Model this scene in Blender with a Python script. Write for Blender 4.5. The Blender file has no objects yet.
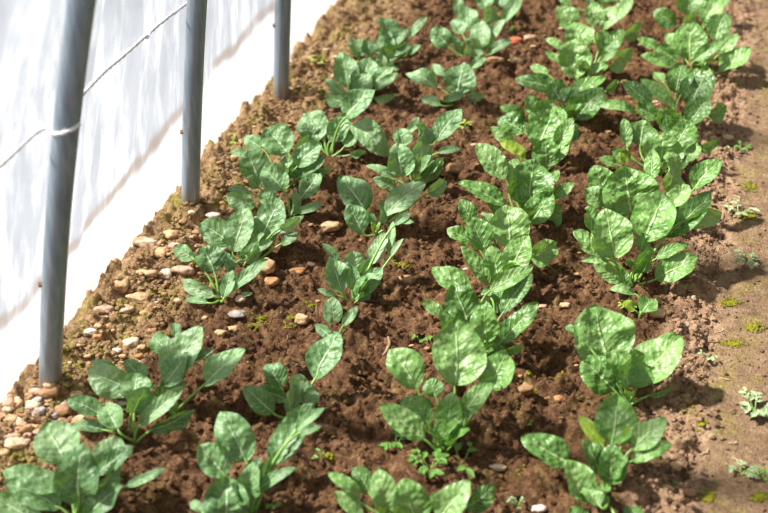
import bpy, math, random
import numpy as np
from mathutils import Vector, Matrix, noise as mnoise

random.seed(7)
SC = bpy.context.scene
COL = SC.collection

# ------------------------------------------------------------------ camera maths
F = 1192.0
PITCH = math.radians(35.0)
H = 1.21
YAW = math.atan2(.3725, 1.2208)
FW = Vector((-math.sin(YAW) * math.cos(PITCH), math.cos(YAW) * math.cos(PITCH), -math.sin(PITCH)))
RT = Vector((math.cos(YAW), math.sin(YAW), 0))
UP = RT.cross(FW)
CAM = Vector((0, 0, H))


def ray(px, py):
    return FW + RT * ((px - 384) / F) + UP * ((256.5 - py) / F)


def at(px, py, z=0.0):
    d = ray(px, py)
    return CAM + d * ((z - H) / d.z)


def at_y(px, py, y):
    d = ray(px, py)
    return CAM + d * (y / d.y)


def at_depth(px, py, zc):
    return CAM + ray(px, py) * zc


def depth(p):
    return (p - CAM).dot(FW)


# ------------------------------------------------------------------ numpy noise
_rng = np.random.RandomState(3)
_T = _rng.rand(512, 512)


def vnoise(x, y, s=0):
    x = np.asarray(x, float) + s * 17.13
    y = np.asarray(y, float) + s * 9.71
    xi = np.floor(x).astype(int); yi = np.floor(y).astype(int)
    fx = x - xi; fy = y - yi
    fx = fx * fx * (3 - 2 * fx); fy = fy * fy * (3 - 2 * fy)
    a = _T[xi % 512, yi % 512]; b = _T[(xi + 1) % 512, yi % 512]
    c = _T[xi % 512, (yi + 1) % 512]; d = _T[(xi + 1) % 512, (yi + 1) % 512]
    return (a * (1 - fx) + b * fx) * (1 - fy) + (c * (1 - fx) + d * fx) * fy


def fbm(x, y, s=0, o=3):
    v = 0; a = .5
    for k in range(o):
        v = v + a * vnoise(x * 2 ** k, y * 2 ** k, s + k * 3)
        a *= .5
    return v


def clods(x, y, size, seed, dens=.8):
    """height of half-buried lumps scattered on a jittered grid, in units of size"""
    gx = np.asarray(x, float) / size; gy = np.asarray(y, float) / size
    xi = np.floor(gx).astype(int); yi = np.floor(gy).astype(int)
    h = np.zeros_like(gx)
    for dx in (-1, 0, 1):
        for dy in (-1, 0, 1):
            cx = xi + dx; cy = yi + dy
            a = _T[(cx * 7 + seed * 31) % 512, (cy * 3 + seed * 57) % 512]
            b = _T[(cx * 5 + seed * 91 + 100) % 512, (cy * 11 + seed * 13) % 512]
            c = _T[(cx * 13 + seed * 71 + 40) % 512, (cy * 17 + seed * 7 + 9) % 512]
            e = _T[(cx * 3 + seed * 11 + 200) % 512, (cy * 29 + seed * 5 + 77) % 512]
            r = np.where(e < dens, .3 + .45 * c, 0.001)
            ax = .75 + .5 * e
            d2 = ((gx - cx - a) * ax) ** 2 + ((gy - cy - b) / ax) ** 2
            h = np.maximum(h, np.sqrt(np.maximum(0, r * r - d2)) * (.5 + .6 * b))
    return h * size


def sstep(a, b, x):
    t = np.clip((np.asarray(x, float) - a) / (b - a), 0, 1)
    return t * t * (3 - 2 * t)


PATH_X = 0.06


def height(x, y):
    x = np.asarray(x, float); y = np.asarray(y, float)
    wx = x + .012 * (fbm(x * 60, y * 60, 5) - .45)
    wy = y + .012 * (fbm(x * 60, y * 60, 9) - .45)
    edge = PATH_X - .02 + .05 * (fbm(x * 9 * 0 + 3.1, y * 9, 21) - .45)
    bed = 1 - sstep(edge, edge + .06, x)
    bank = 1 - sstep(-.86, -.76, x)
    low = .034 * (fbm(x * 7, y * 7, 1) - .45)
    rows = .008 * np.cos((x + .05) / .224 * 2 * math.pi)
    amp = .35 + .9 * fbm(x * 11, y * 11, 33)
    c = (.55 * clods(wx, wy, .055, 1, .5) + .75 * clods(wx, wy, .028, 2, .7) * amp
         + .95 * clods(wx, wy, .014, 3, .8) + 1.1 * clods(wx, wy, .0085, 4, .85))
    fine = .004 * (fbm(x * 190, y * 190, 12, 2) - .4)
    cb = .35 * clods(wx, wy, .06, 11, .6) + .35 * clods(wx, wy, .032, 12, .8)
    soil = low + rows + c + fine - .016 + bank * (.42 * cb - .004)
    crumbs = .25 * clods(wx, wy, .012, 8, .4) * sstep(.35, .55, fbm(x * 14, y * 14, 41))
    path = -.016 + .012 * (fbm(x * 6, y * 6, 2) - .45) + .005 * (fbm(x * 40, y * 22, 4) - .45) + crumbs + .3 * fine
    return soil * bed + path * (1 - bed)


def gh(x, y):
    return float(height(np.array([x]), np.array([y]))[0])


# ------------------------------------------------------------------ objects
def tag(o, label=None, cat=None, group=None, kind=None):
    if label: o['label'] = label
    if cat: o['category'] = cat
    if group: o['group'] = group
    if kind: o['kind'] = kind
    return o


def empty(name, loc):
    o = bpy.data.objects.new(name, None)
    o.empty_display_size = .02
    COL.objects.link(o)
    o.location = loc
    return o


def mesh_obj(name, verts, faces, mat, parent=None, uvs=None, smooth=True, loc=None):
    me = bpy.data.meshes.new(name)
    me.from_pydata([tuple(v) for v in verts], [], faces)
    if uvs is not None:
        ul = me.uv_layers.new(name='UVMap')
        li = np.empty(len(me.loops), int)
        me.loops.foreach_get('vertex_index', li)
        ul.data.foreach_set('uv', np.asarray(uvs, float)[li].ravel())
    if smooth:
        me.polygons.foreach_set('use_smooth', [True] * len(me.polygons))
    me.materials.append(mat)
    me.update()
    o = bpy.data.objects.new(name, me)
    COL.objects.link(o)
    if parent: o.parent = parent
    if loc is not None: o.location = loc
    return o


def grid_faces(nu, nv):
    return [(i * nv + j, (i + 1) * nv + j, (i + 1) * nv + j + 1, i * nv + j + 1) for i in range(nu - 1) for j in range(nv - 1)]


def grid_obj(name, X, Y, Z, mat):
    nu, nv = X.shape
    n = nu * nv
    me = bpy.data.meshes.new(name)
    me.vertices.add(n)
    me.vertices.foreach_set('co', np.stack([X, Y, Z], -1).astype(np.float32).ravel())
    i = np.arange(n).reshape(nu, nv)
    q = np.stack([i[:-1, :-1], i[1:, :-1], i[1:, 1:], i[:-1, 1:]], -1).reshape(-1, 4)
    m = len(q)
    me.loops.add(m * 4)
    me.loops.foreach_set('vertex_index', q.ravel().astype(np.int32))
    me.polygons.add(m)
    me.polygons.foreach_set('loop_start', (np.arange(m) * 4).astype(np.int32))
    me.polygons.foreach_set('loop_total', np.full(m, 4, np.int32))
    me.polygons.foreach_set('use_smooth', np.ones(m, bool))
    me.update(calc_edges=True)
    me.validate()
    me.materials.append(mat)
    o = bpy.data.objects.new(name, me)
    COL.objects.link(o)
    return o


def tube(pts, radii, n=8, cap=True):
    """verts, faces of a swept tube"""
    vs, fs = [], []
    P = [Vector(p) for p in pts]
    ref = None
    for i, p in enumerate(P):
        t = (P[min(i + 1, len(P) - 1)] - P[max(i - 1, 0)]).normalized()
        if ref is None:
            ref = t.orthogonal().normalized()
        a = (ref - t * ref.dot(t)).normalized(); ref = a
        b = t.cross(a)
        for k in range(n):
            an = 2 * math.pi * k / n
            vs.append(p + (a * math.cos(an) + b * math.sin(an)) * radii[i])
    for i in range(len(P) - 1):
        for k in range(n):
            k2 = (k + 1) % n
            fs.append((i * n + k, i * n + k2, (i + 1) * n + k2, (i + 1) * n + k))
    if cap:
        fs.append(tuple(range(n - 1, -1, -1)))
        fs.append(tuple((len(P) - 1) * n + k for k in range(n)))
    return vs, fs


# ------------------------------------------------------------------ materials
class NT:
    def __init__(s, name):
        s.m = bpy.data.materials.new(name); s.m.use_nodes = True
        s.t = s.m.node_tree; s.t.nodes.clear()
        s.out = s.n('ShaderNodeOutputMaterial')

    def n(s, typ, **kw):
        nd = s.t.nodes.new(typ)
        for k, v in kw.items():
            if k.startswith('i_'):
                nd.inputs[k[2:].replace('_', ' ')].default_value = v
            else:
                setattr(nd, k, v)
        return nd

    def l(s, a, b): s.t.links.new(a, b)

    def put(s, sock, v):
        if isinstance(v, bpy.types.NodeSocket): s.l(v, sock)
        elif v is not None: sock.default_value = v

    def math(s, op, a, b=None, c=None, clamp=False):
        nd = s.n('ShaderNodeMath', operation=op); nd.use_clamp = clamp
        for k, v in enumerate((a, b, c)): s.put(nd.inputs[k], v)
        return nd.outputs[0]

    def mix(s, f, a, b, mode='MIX'):
        nd = s.n('ShaderNodeMix', data_type='RGBA', blend_type=mode)
        s.put(nd.inputs['Factor'], f)
        s.put(nd.inputs[6], a); s.put(nd.inputs[7], b)
        return nd.outputs[2]

    def step(s, v, a, b):
        nd = s.n('ShaderNodeMapRange', interpolation_type='SMOOTHSTEP')
        s.put(nd.inputs[0], v); nd.inputs[1].default_value = a; nd.inputs[2].default_value = b
        return nd.outputs[0]

    def noise(s, vec, scale, detail=3, rough=.55):
        nd = s.n('ShaderNodeTexNoise'); nd.inputs['Scale'].default_value = scale
        nd.inputs['Detail'].default_value = detail; nd.inputs['Roughness'].default_value = rough
        if vec is not None: s.l(vec, nd.inputs['Vector'])
        return nd.outputs[0]

    def ramp(s, f, stops):
        nd = s.n('ShaderNodeValToRGB')
        e = nd.color_ramp.elements
        while len(e) < len(stops): e.new(.5)
        for q, (p, c) in zip(e, stops):
            q.position = p; q.color = (*c, 1)
        s.l(f, nd.inputs[0])
        return nd.outputs[0]

    def bump(s, h, strength, dist, nrm=None):
        nd = s.n('ShaderNodeBump'); nd.inputs['Strength'].default_value = strength
        nd.inputs['Distance'].default_value = dist
        s.l(h, nd.inputs['Height'])
        if nrm is not None: s.l(nrm, nd.inputs['Normal'])
        return nd.outputs[0]


def srgb(r, g, b):
    f = lambda c: (c / 255 / 12.92) if c / 255 <= .04045 else ((c / 255 + .055) / 1.055) ** 2.4
    return (f(r), f(g), f(b))


def c4(c): return (*c, 1)


def soil_material():
    T = NT('soil')
    pos = T.n('ShaderNodeNewGeometry').outputs['Position']
    sep = T.n('ShaderNodeSeparateXYZ'); T.l(pos, sep.inputs[0])
    x = sep.outputs[0]
    n1 = T.noise(pos, 9, 4); n2 = T.noise(pos, 45, 4, .65); n3 = T.noise(pos, 210, 3, .6); n4 = T.noise(pos, 24, 3)
    v = T.math('ADD', T.math('MULTIPLY', n2, .55), T.math('MULTIPLY', n3, .45))
    bed = T.ramp(v, [(.35, (.052, .023, .010)), (.5, (.155, .075, .034)), (.62, (.29, .16, .080)), (.74, (.48, .30, .17))])
    bank = T.ramp(v, [(.33, (.15, .078, .033)), (.46, (.34, .20, .095)), (.6, (.56, .375, .205)), (.75, (.78, .60, .40))])
    path = T.ramp(v, [(.32, (.14, .080, .042)), (.5, (.27, .168, .094)), (.62, (.37, .25, .15)), (.74, (.56, .41, .27))])
    dry = T.ramp(v, [(.3, (.20, .11, .06)), (.5, (.42, .26, .155)), (.66, (.60, .42, .27)), (.8, (.74, .57, .41))])
    xw = T.math('ADD', x, T.math('MULTIPLY', T.math('SUBTRACT', n1, .5), .22))
    xw2 = T.math('ADD', x, T.math('MULTIPLY', T.math('SUBTRACT', n1, .5), .09))
    col = T.mix(T.step(xw, -.70, -.84), bed, bank)
    dm = T.math('MULTIPLY', T.step(xw2, -.035, .02), T.step(n4, .25, .48))
    col = T.mix(dm, col, dry)
    col = T.mix(T.step(xw2, .06, .10), col, path)
    # moss film on the bank and in streaks on the path edge
    mz = T.math('MAXIMUM', T.step(x, -.76, -.86), T.math('MULTIPLY', T.step(xw2, .05, .10), .55))
    mz = T.math('MAXIMUM', mz, .16)
    mm = T.math('MULTIPLY', T.step(T.noise(pos, 19, 5, .7), .50, .64), mz)
    mossc = T.ramp(n3, [(.3, (.17, .15, .02)), (.7, (.46, .41, .09))])
    col = T.mix(T.math('MULTIPLY', mm, .75), col, mossc)
    b = T.n('ShaderNodeBsdfPrincipled')
    T.l(col, b.inputs['Base Color']); b.inputs['Roughness'].default_value = .85
    b.inputs['Specular IOR Level'].default_value = .2
    h = T.math('ADD', T.math('MULTIPLY', T.noise(pos, 330, 4, .65), .7), T.math('MULTIPLY', T.noise(pos, 120, 3), .6))
    T.l(T.bump(h, 1.0, .008), b.inputs['Normal'])
    T.l(b.outputs[0], T.out.inputs[0])
    return T.m


def leaf_material(name, dark, mid, pale, rough, spec, bump):
    T = NT(name)
    uv = T.n('ShaderNodeUVMap'); sep = T.n('ShaderNodeSeparateXYZ'); T.l(uv.outputs[0], sep.inputs[0])
    au = T.math('ABSOLUTE', sep.outputs[0]); t = sep.outputs[1]
    geo = T.n('ShaderNodeNewGeometry').outputs['Position']
    rnd = T.n('ShaderNodeObjectInfo').outputs['Random']
    n1 = T.noise(geo, 38, 3); n2 = T.noise(geo, 190, 3)
    base = T.ramp(T.math('ADD', T.math('MULTIPLY', n1, .6), T.math('MULTIPLY', rnd, .4)), [(.2, dark), (.5, mid), (.85, tuple(.55 * a + .45 * b for a, b in zip(mid, pale)))])
    base = T.mix(T.math('MULTIPLY', T.step(n2, .45, .7), .2), base, c4(pale))
    # veins
    mid_v = T.step(T.math('DIVIDE', au, T.math('SUBTRACT', 1.12, t)), .10, .03)
    ph = T.math('FRACT', T.math('MULTIPLY', T.math('SUBTRACT', T.math('ADD', t, T.math('MULTIPLY', T.math('SUBTRACT', n1, .5), .05)), T.math('MULTIPLY', au, .30)), 7.0))
    lat = T.math('ABSOLUTE', T.math('SUBTRACT', ph, .5))
    lat_v = T.math('MULTIPLY', T.step(lat, .09, .02), T.step(au, 1.0, .5))
    vv = T.math('MAXIMUM', mid_v, T.math('MULTIPLY', lat_v, .30))
    col = T.mix(T.math('MULTIPLY', vv, .75), base, c4(tuple(min(1, p * 1.25) for p in pale)))
    vor = T.n('ShaderNodeTexVoronoi', feature='SMOOTH_F1'); vor.inputs['Scale'].default_value = 135
    T.l(geo, vor.inputs['Vector'])
    blister = T.math('SUBTRACT', T.math('MULTIPLY', T.step(lat, .0, .3), .26), T.math('MULTIPLY', vor.outputs['Distance'], 1.5))
    hh = T.math('SUBTRACT', blister, T.math('MULTIPLY', mid_v, 1.0))
    nrm = T.bump(hh, bump, .0029)
    nrm = T.bump(n2, .25, .002, nrm)
    b = T.n('ShaderNodeBsdfPrincipled')
    T.l(col, b.inputs['Base Color'])
    b.inputs['Roughness'].default_value = rough
    b.inputs['Specular IOR Level'].default_value = spec
    T.l(nrm, b.inputs['Normal'])
    tr = T.n('ShaderNodeBsdfTranslucent')
    T.l(T.mix(1.0, col, (1.15, 1.25, .45, 1), 'MULTIPLY'), tr.inputs['Color'])
    T.l(nrm, tr.inputs['Normal'])
    ms = T.n('ShaderNodeMixShader'); ms.inputs[0].default_value = .22
    T.l(b.outputs[0], ms.inputs[1]); T.l(tr.outputs[0], ms.inputs[2])
    T.l(ms.outputs[0], T.out.inputs[0])
    return T.m


def plain(name, col, rough=.6, spec=.3, var=.3, scale=60, bump=.3, dist=.002, metal=0):
    T = NT(name)
    tc = T.n('ShaderNodeTexCoord').outputs['Object']
    n = T.noise(tc, scale, 4)
    lo = tuple(c * (1 - var) for c in col); hi = tuple(min(1, c * (1 + var)) for c in col)
    b = T.n('ShaderNodeBsdfPrincipled')
    T.l(T.ramp(n, [(.3, lo), (.7, hi)]), b.inputs['Base Color'])
    b.inputs['Roughness'].default_value = rough; b.inputs['Specular IOR Level'].default_value = spec
    b.inputs['Metallic'].default_value = metal
    T.l(T.bump(n, bump, dist), b.inputs['Normal'])
    T.l(b.outputs[0], T.out.inputs[0])
    return T.m


def stone_material(name, col, dirt):
    T = NT(name)
    tc = T.n('ShaderNodeNewGeometry').outputs['Position']
    n = T.noise(tc, 70, 4); n2 = T.noise(tc, 260, 3)
    base = T.ramp(n2, [(.3, tuple(c * .75 for c in col)), (.7, tuple(min(1, c * 1.2) for c in col))])
    base = T.mix(T.step(n, .45, .68), base, c4(dirt))
    b = T.n('ShaderNodeBsdfPrincipled'); T.l(base, b.inputs['Base Color'])
    b.inputs['Roughness'].default_value = .75; b.inputs['Specular IOR Level'].default_value = .25
    T.l(T.bump(n2, .4, .002), b.inputs['Normal'])
    T.l(b.outputs[0], T.out.inputs[0])
    return T.m


def steel_material():
    T = NT('galvanised_steel')
    tc = T.n('ShaderNodeNewGeometry').outputs['Position']
    mp = T.n('ShaderNodeMapping'); mp.inputs['Scale'].default_value = (1, 1, .12); T.l(tc, mp.inputs[0])
    n = T.noise(mp.outputs[0], 110, 4)
    col = T.ramp(n, [(.3, (.17, .21, .245)), (.7, (.30, .35, .39))])
    sep = T.n('ShaderNodeSeparateXYZ'); T.l(tc, sep.inputs[0])
    r = T.math('MULTIPLY', T.step(T.noise(tc, 34, 4, .65), .60, .67), T.math('MULTIPLY', T.step(sep.outputs[2], .44, .52), T.step(sep.outputs[1], 1.4, 1.3)))
    col = T.mix(T.math('MULTIPLY', r, .8), col, (.42, .22, .09, 1))
    soilr = T.math('MULTIPLY', T.step(T.math('ADD', sep.outputs[2], T.math('MULTIPLY', n, .02)), .055, .02), .5)
    col = T.mix(soilr, col, (.30, .22, .15, 1))
    b = T.n('ShaderNodeBsdfPrincipled'); T.l(col, b.inputs['Base Color'])
    b.inputs['Metallic'].default_value = .30
    T.l(T.math('ADD', .30, T.math('MULTIPLY', r, .4)), b.inputs['Roughness'])
    T.l(T.bump(n, .1, .001), b.inputs['Normal'])
    T.l(b.outputs[0], T.out.inputs[0])
    return T.m


def film_material():
    T = NT('polythene_film')
    pos = T.n('ShaderNodeNewGeometry').outputs['Position']
    sep = T.n('ShaderNodeSeparateXYZ'); T.l(pos, sep.inputs[0])
    y, z = sep.outputs[1], sep.outputs[2]
    mp = T.n('ShaderNodeMapping'); mp.inputs['Scale'].default_value = (1, 1, .18)
    mp.inputs['Rotation'].default_value = (math.radians(-14), 0, 0); T.l(pos, mp.inputs[0])
    st = T.noise(mp.outputs[0], 26, 4, .6)
    big = T.noise(pos, 4.5, 2)
    wav = T.math('ADD', z, T.math('MULTIPLY', T.math('SUBTRACT', T.noise(pos, 5.0, 2), .5), .09))
    line = T.math('ABSOLUTE', T.math('SUBTRACT', wav, .178))
    stain = T.math('MULTIPLY', T.step(line, .024, .004), T.math('MULTIPLY', T.step(T.noise(pos, 9, 3), .2, .55), .85))
    lower = T.step(wav, .178, .160)
    col = T.mix(T.step(st, .42, .66), (.50, .52, .57, 1), (.92, .94, .97, 1))
    col = T.mix(T.math('MULTIPLY', lower, .9), col, (.80, .80, .82, 1))
    col = T.mix(stain, col, (.27, .20, .15, 1))
    trl = T.n('ShaderNodeBsdfTranslucent'); T.l(col, trl.inputs['Color'])
    dif = T.n('ShaderNodeBsdfDiffuse'); T.l(col, dif.inputs['Color'])
    gl = T.n('ShaderNodeBsdfGlossy'); gl.inputs['Roughness'].default_value = .22
    gl.inputs['Color'].default_value = (.9, .92, .95, 1)
    tp = T.n('ShaderNodeBsdfTransparent')
    nrm = T.bump(st, .5, .01)
    T.l(nrm, gl.inputs['Normal']); T.l(nrm, trl.inputs['Normal'])
    a = T.n('ShaderNodeMixShader'); a.inputs[0].default_value = .28
    T.l(trl.outputs[0], a.inputs[1]); T.l(dif.outputs[0], a.inputs[2])
    b = T.n('ShaderNodeMixShader'); b.inputs[0].default_value = .07
    T.l(a.outputs[0], b.inputs[1]); T.l(gl.outputs[0], b.inputs[2])
    c = T.n('ShaderNodeMixShader')
    tf = T.math('SUBTRACT', T.math('MULTIPLY', T.step(z, .10, .45), T.math('ADD', .06, T.math('MULTIPLY', T.step(big, .4, .62), .18))), T.math('MULTIPLY', stain, .25))
    T.l(T.math('ADD', tf, .52), c.inputs[0])
    T.l(b.outputs[0], c.inputs[1]); T.l(tp.outputs[0], c.inputs[2])
    T.l(c.outputs[0], T.out.inputs[0])
    return T.m


M = {}
M['soil'] = soil_material()
M['leaf_matte'] = leaf_material('leaf_matte', srgb(66, 108, 52), srgb(116, 158, 96), srgb(192, 213, 170), .46, .65, .55)
M['leaf_glossy'] = leaf_material('leaf_glossy', srgb(62, 108, 34), srgb(112, 160, 72), srgb(192, 216, 154), .40, .75, .7)
M['leaf_yellow'] = leaf_material('leaf_yellow', srgb(120, 150, 40), srgb(150, 180, 60), srgb(190, 205, 100), .45, .4, .3)
M['stalk'] = plain('stalk', srgb(132, 172, 84), .4, .45, .25, 90, .1)
M['weed'] = plain('weed', srgb(98, 142, 58), .5, .35, .3, 120, .2)
M['weed_yellow'] = plain('weed_yellow', srgb(160, 176, 70), .5, .35, .3, 120, .2)
M['weed_grey'] = plain('weed_grey', srgb(146, 164, 120), .6, .3, .3, 120, .2)
M['moss'] = plain('moss', srgb(122, 120, 36), .9, .1, .45, 120, .6)
M['twig'] = plain('twig', srgb(150, 122, 96), .8, .15, .3, 80, .5)
M['straw'] = plain('straw', srgb(190, 172, 128), .7, .2, .3, 80, .4)
M['rope'] = plain('rope', srgb(232, 230, 228), .7, .2, .12, 200, .6)
M['steel'] = steel_material()
M['film'] = film_material()
M['yard'] = plain('yard', srgb(104, 108, 114), .9, .1, .12, 5, .3)
STONES = {
    'pale': ('pale', srgb(214, 192, 164), srgb(170, 132, 96)),
    'white': ('white', srgb(226, 214, 200), srgb(190, 160, 130)),
    'tan': ('tan', srgb(202, 170, 130), srgb(156, 116, 80)),
    'pink': ('pinkish', srgb(204, 168, 146), srgb(160, 120, 94)),
    'brown': ('brown', srgb(172, 134, 98), srgb(128, 90, 60)),
    'grey': ('grey', srgb(176, 168, 160), srgb(126, 100, 82)),
    'orange': ('orange', srgb(196, 146, 98), srgb(150, 104, 68)),
    'brick': ('brick red', srgb(186, 100, 70), srgb(130, 72, 50)),
}
for k, (nm, c, d) in STONES.items():
    M['stone_' + k] = stone_material('stone_' + k, c, d)

# ------------------------------------------------------------------ ground
xs = np.arange(-1.02, PATH_X + .004, .0031); ys = np.arange(.70, 4.0, .0036)
X, Y = np.meshgrid(xs, ys, indexing='ij')
Z = height(X, Y)
# the bank drops away behind the plastic
Z = Z - .12 * sstep(-.955, -1.0, X)
tag(grid_obj('ground', X, Y, Z, M['soil']), 'dark crumbly soil bed planted with four rows of spinach', 'soil', kind='structure')
xs = np.arange(PATH_X - .002, .85, .0055); ys2 = np.arange(.70, 4.0, .0055)
X, Y = np.meshgrid(xs, ys2, indexing='ij')
Z = height(X, Y) - .0006
tag(grid_obj('path', X, Y, Z, M['soil']), 'trodden tan earth path beside the soil bed', 'path', kind='structure')
X, Y = np.meshgrid(np.array([-9., -.99]), np.array([-4., 12.]), indexing='ij')
tag(grid_obj('outside_ground', X, Y, X * 0 - .10, M['yard']), 'pale ground outside the plastic tunnel', 'ground', kind='structure')

# ------------------------------------------------------------------ hoops and film
HO = [(1.176, -.894, .19, .085), (1.715, -.906, .11, .05), (2.187, -.904, .065, .03)]


def prof(y, z):
    """the hoop line x(y, z), eased between the hoops"""
    h = HO
    if y <= h[0][0]: a = h[0][1:]
    elif y >= h[2][0]: a = h[2][1:]
    else:
        i = 0 if y < h[1][0] else 1
        t = (y - h[i][0]) / (h[i + 1][0] - h[i][0])
        a = [p * (1 - t) + q * t for p, q in zip(h[i][1:], h[i + 1][1:])]
    return a[0] + a[1] * z + a[2] * z * z


def film_x(y, z):
    n = mnoise.noise
    fold = .014 * n((y * 7 - z * 1.6, z * 1.3, 2.2)) + .009 * n((y * 19 - z * 4, z * 1.1, 7.7)) + .004 * n((y * 46 - z * 11, z * 2.2, 5.1))
    bulge = .012 * math.exp(-((z - .02) / .07) ** 2)
    return prof(y, z) - .036 + fold * (.35 + min(1, z * 2.5)) - bulge


NY, NZ = 520, 150
V = []
for i in range(NY):
    y = .55 + 3.6 * i / (NY - 1)
    for j in range(NZ):
        z = -.09 + 1.95 * j / (NZ - 1)
        V.append((film_x(y, z), y, z))
tag(mesh_obj('wall_left', V, grid_faces(NY, NZ), M['film']), 'white translucent plastic film of the tunnel side', 'plastic film', kind='structure')

HL = ['grey steel hoop pole nearest the camera, crossed by white cord', 'grey steel hoop pole in the middle, second from the camera', 'grey steel hoop pole farthest from the camera, at the top of the film']
for k, (y, a, b, c) in enumerate(HO):
    zs = [-.06 + 1.90 * i / 40 for i in range(41)]
    pts = [(a + b * z + c * z * z, y, z) for z in zs]
    root = empty('hoop_pole', (pts[0][0], y, gh(a, y)))
    vs, fs = tube(pts, [.0172] * 41, 28)
    o = mesh_obj('tube', [v - Vector(root.location) for v in vs], fs, M['steel'], root)
    # a bolt head low on the pole
    zb = (.20, .155, .16)[k]
    p = Vector((a + b * zb + c * zb * zb, y, zb)) - RT * .0165 - FW * .006
    vs, fs = tube([p + RT * .003, p - RT * .003], [.0045, .0045], 6)
    mesh_obj('bolt', [v - Vector(root.location) for v in vs], fs, M['stone_brown'], root, smooth=False)
    tag(root, HL[k], 'pole', 'steel hoop poles of the tunnel')


def on_film(px, py, off=.004):
    d = ray(px, py)
    t = .5
    for _ in range(2000):
        p = CAM + d * t
        if p.x <= film_x(p.y, p.z) + off: break
        t += .002
    return p


def cord(name, pts, r, label, twist=True):
    P = [Vector(p) for p in pts]
    # resample
    out = []
    for a, b in zip(P[:-1], P[1:]):
        n = max(2, int((b - a).length / .006))
        out += [a.lerp(b, i / n) for i in range(n)]
    out.append(P[-1])
    vs, fs = tube(out, [r * (1 + .25 * math.sin(i * 1.9)) for i in range(len(out))], 8)
    o0 = out[0]
    o = mesh_obj(name, [v - o0 for v in vs], fs, M['rope'], loc=o0)
    return tag(o, label, 'cord')


cord('cord', [on_film(x, y, .005) for x, y in ((80, 97), (92, 84), (105, 71), (122, 57), (140, 41), (156, 27), (172, 14), (186, 4), (196, -6))], .0026, 'white cord slanting across the film between the first and second poles')
c0 = [on_film(x, y, .005) for x, y in ((-14, 176), (0, 166), (18, 149), (34, 134), (46, 127))]
zc1 = .468
pc = Vector((HO[0][1] + HO[0][2] * zc1 + HO[0][3] * zc1 ** 2, HO[0][0], zc1))
wrap = []
for q in range(14):
    an = math.radians(200 - 20 * q)
    d = RT * math.cos(an) - Vector((FW.x, FW.y, 0)).normalized() * math.sin(an)
    wrap.append(pc + d * .0205 + Vector((0, 0, -.006 * math.cos(an) * -1)))
cord('cord', c0 + wrap[1:10], .0026, 'white cord tied round the nearest steel pole')

# ------------------------------------------------------------------ leaves
SUN_DIR = (-RT * .74 + Vector((FW.x, FW.y, 0)).normalized() * .12 + Vector((0, 0, .92))).normalized()     # towards the sun


def width_profile(t, sh):
    pk = .40 + sh * .06
    if t < pk:
        q = t / pk
        return .12 + .88 * math.sin(q * math.pi / 2) ** .68
    q = (t - pk) / (1 - pk)
    return max(0.0, 1 - q ** 2.1) ** .76


def leaf_mesh(origin, b0, tip, w, nrm, rng, near=True, arch=.10, cup=.22):
    nu = 29 if near else 19
    nv = 13 if near else 9
    L = (tip - b0).length
    ax = (tip - b0).normalized()
    n0 = (nrm - ax * nrm.dot(ax)).normalized()
    ctrl = (b0 + tip) / 2 + n0 * arch * L * 2 + ax.cross(n0) * L * rng.uniform(-.08, .08)
    sh = rng.uniform(-1, 1)
    ph = [rng.uniform(0, 6.28) for _ in range(6)]
    wav = rng.uniform(.05, .13)
    fold = rng.uniform(.10, .42)
    twist = rng.uniform(-.35, .35)
    asym = rng.uniform(-.06, .06)
    nl = 5 + int(rng.random() * 2)
    blist = rng.uniform(.012, .03)
    V, UV = [], []
    for i in range(nu):
        t = i / (nu - 1)
        p = b0 * (1 - t) ** 2 + ctrl * 2 * t * (1 - t) + tip * t * t
        tg = ((ctrl - b0) * (1 - t) + (tip - ctrl) * t).normalized()
        n = (n0 - tg * n0.dot(tg)).normalized()
        s = tg.cross(n)
        a = twist * (t - .4)
        n, s = n * math.cos(a) + s * math.sin(a), s * math.cos(a) - n * math.sin(a)
        hw = w * .5 * width_profile(t, sh)
        for j in range(nv):
            u = -1 + 2 * j / (nv - 1)
            au = abs(u)
            k = hw * (1 + (asym if u > 0 else -asym)) * (1 + .035 * math.sin(9 * t + ph[5] + (2 if u > 0 else 0)))
            h = (cup * au ** 1.5 + fold * math.sqrt(au * au + .01)) * hw * (1.1 - .7 * t)
            h += wav * w * au ** 2 * (math.sin(8.5 * t + ph[0]) if u > 0 else math.sin(8.5 * t + ph[1]))
            lat = math.sin(math.pi * (nl * (t - .16 * au + .10 * mnoise.noise(p * 40 + s * (u * hw * 40))) + ph[2] * .1))
            h += blist * w * (abs(lat) - .5) * math.sin(math.pi * min(1, au * 1.05)) * min(1, 4 * t) * min(1, 4 * (1 - t))
            q = p + s * (u * k)
            h += .075 * w * mnoise.noise(q * 60 + Vector((ph[3], ph[4], 0))) + .05 * w * mnoise.noise(q * 120 + Vector((ph[4], ph[3], 0)))
            V.append(q + n * h - origin)
            UV.append((u, t))
    return V, grid_faces(nu, nv), UV


def stalk_mesh(origin, a, b, r, ax):
    L = (b - a).length
    m = (a + b) / 2 + Vector((0, 0, -.10 * L)) * 0 + (b - a).normalized().cross(RT) * 0
    c = b - ax * min(.4 * L, .03)
    pts = []
    for i in range(9):
        t = i / 8
        pts.append(a * (1 - t) ** 2 + c * 2 * t * (1 - t) + b * t * t)
    e = b + ax * .012
    pts.append(e)
    rr = [r * (1.25 - .55 * i / 8) for i in range(9)] + [r * .3]
    vs, fs = tube(pts, rr, 7)
    return [v - origin for v in vs], fs


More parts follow.
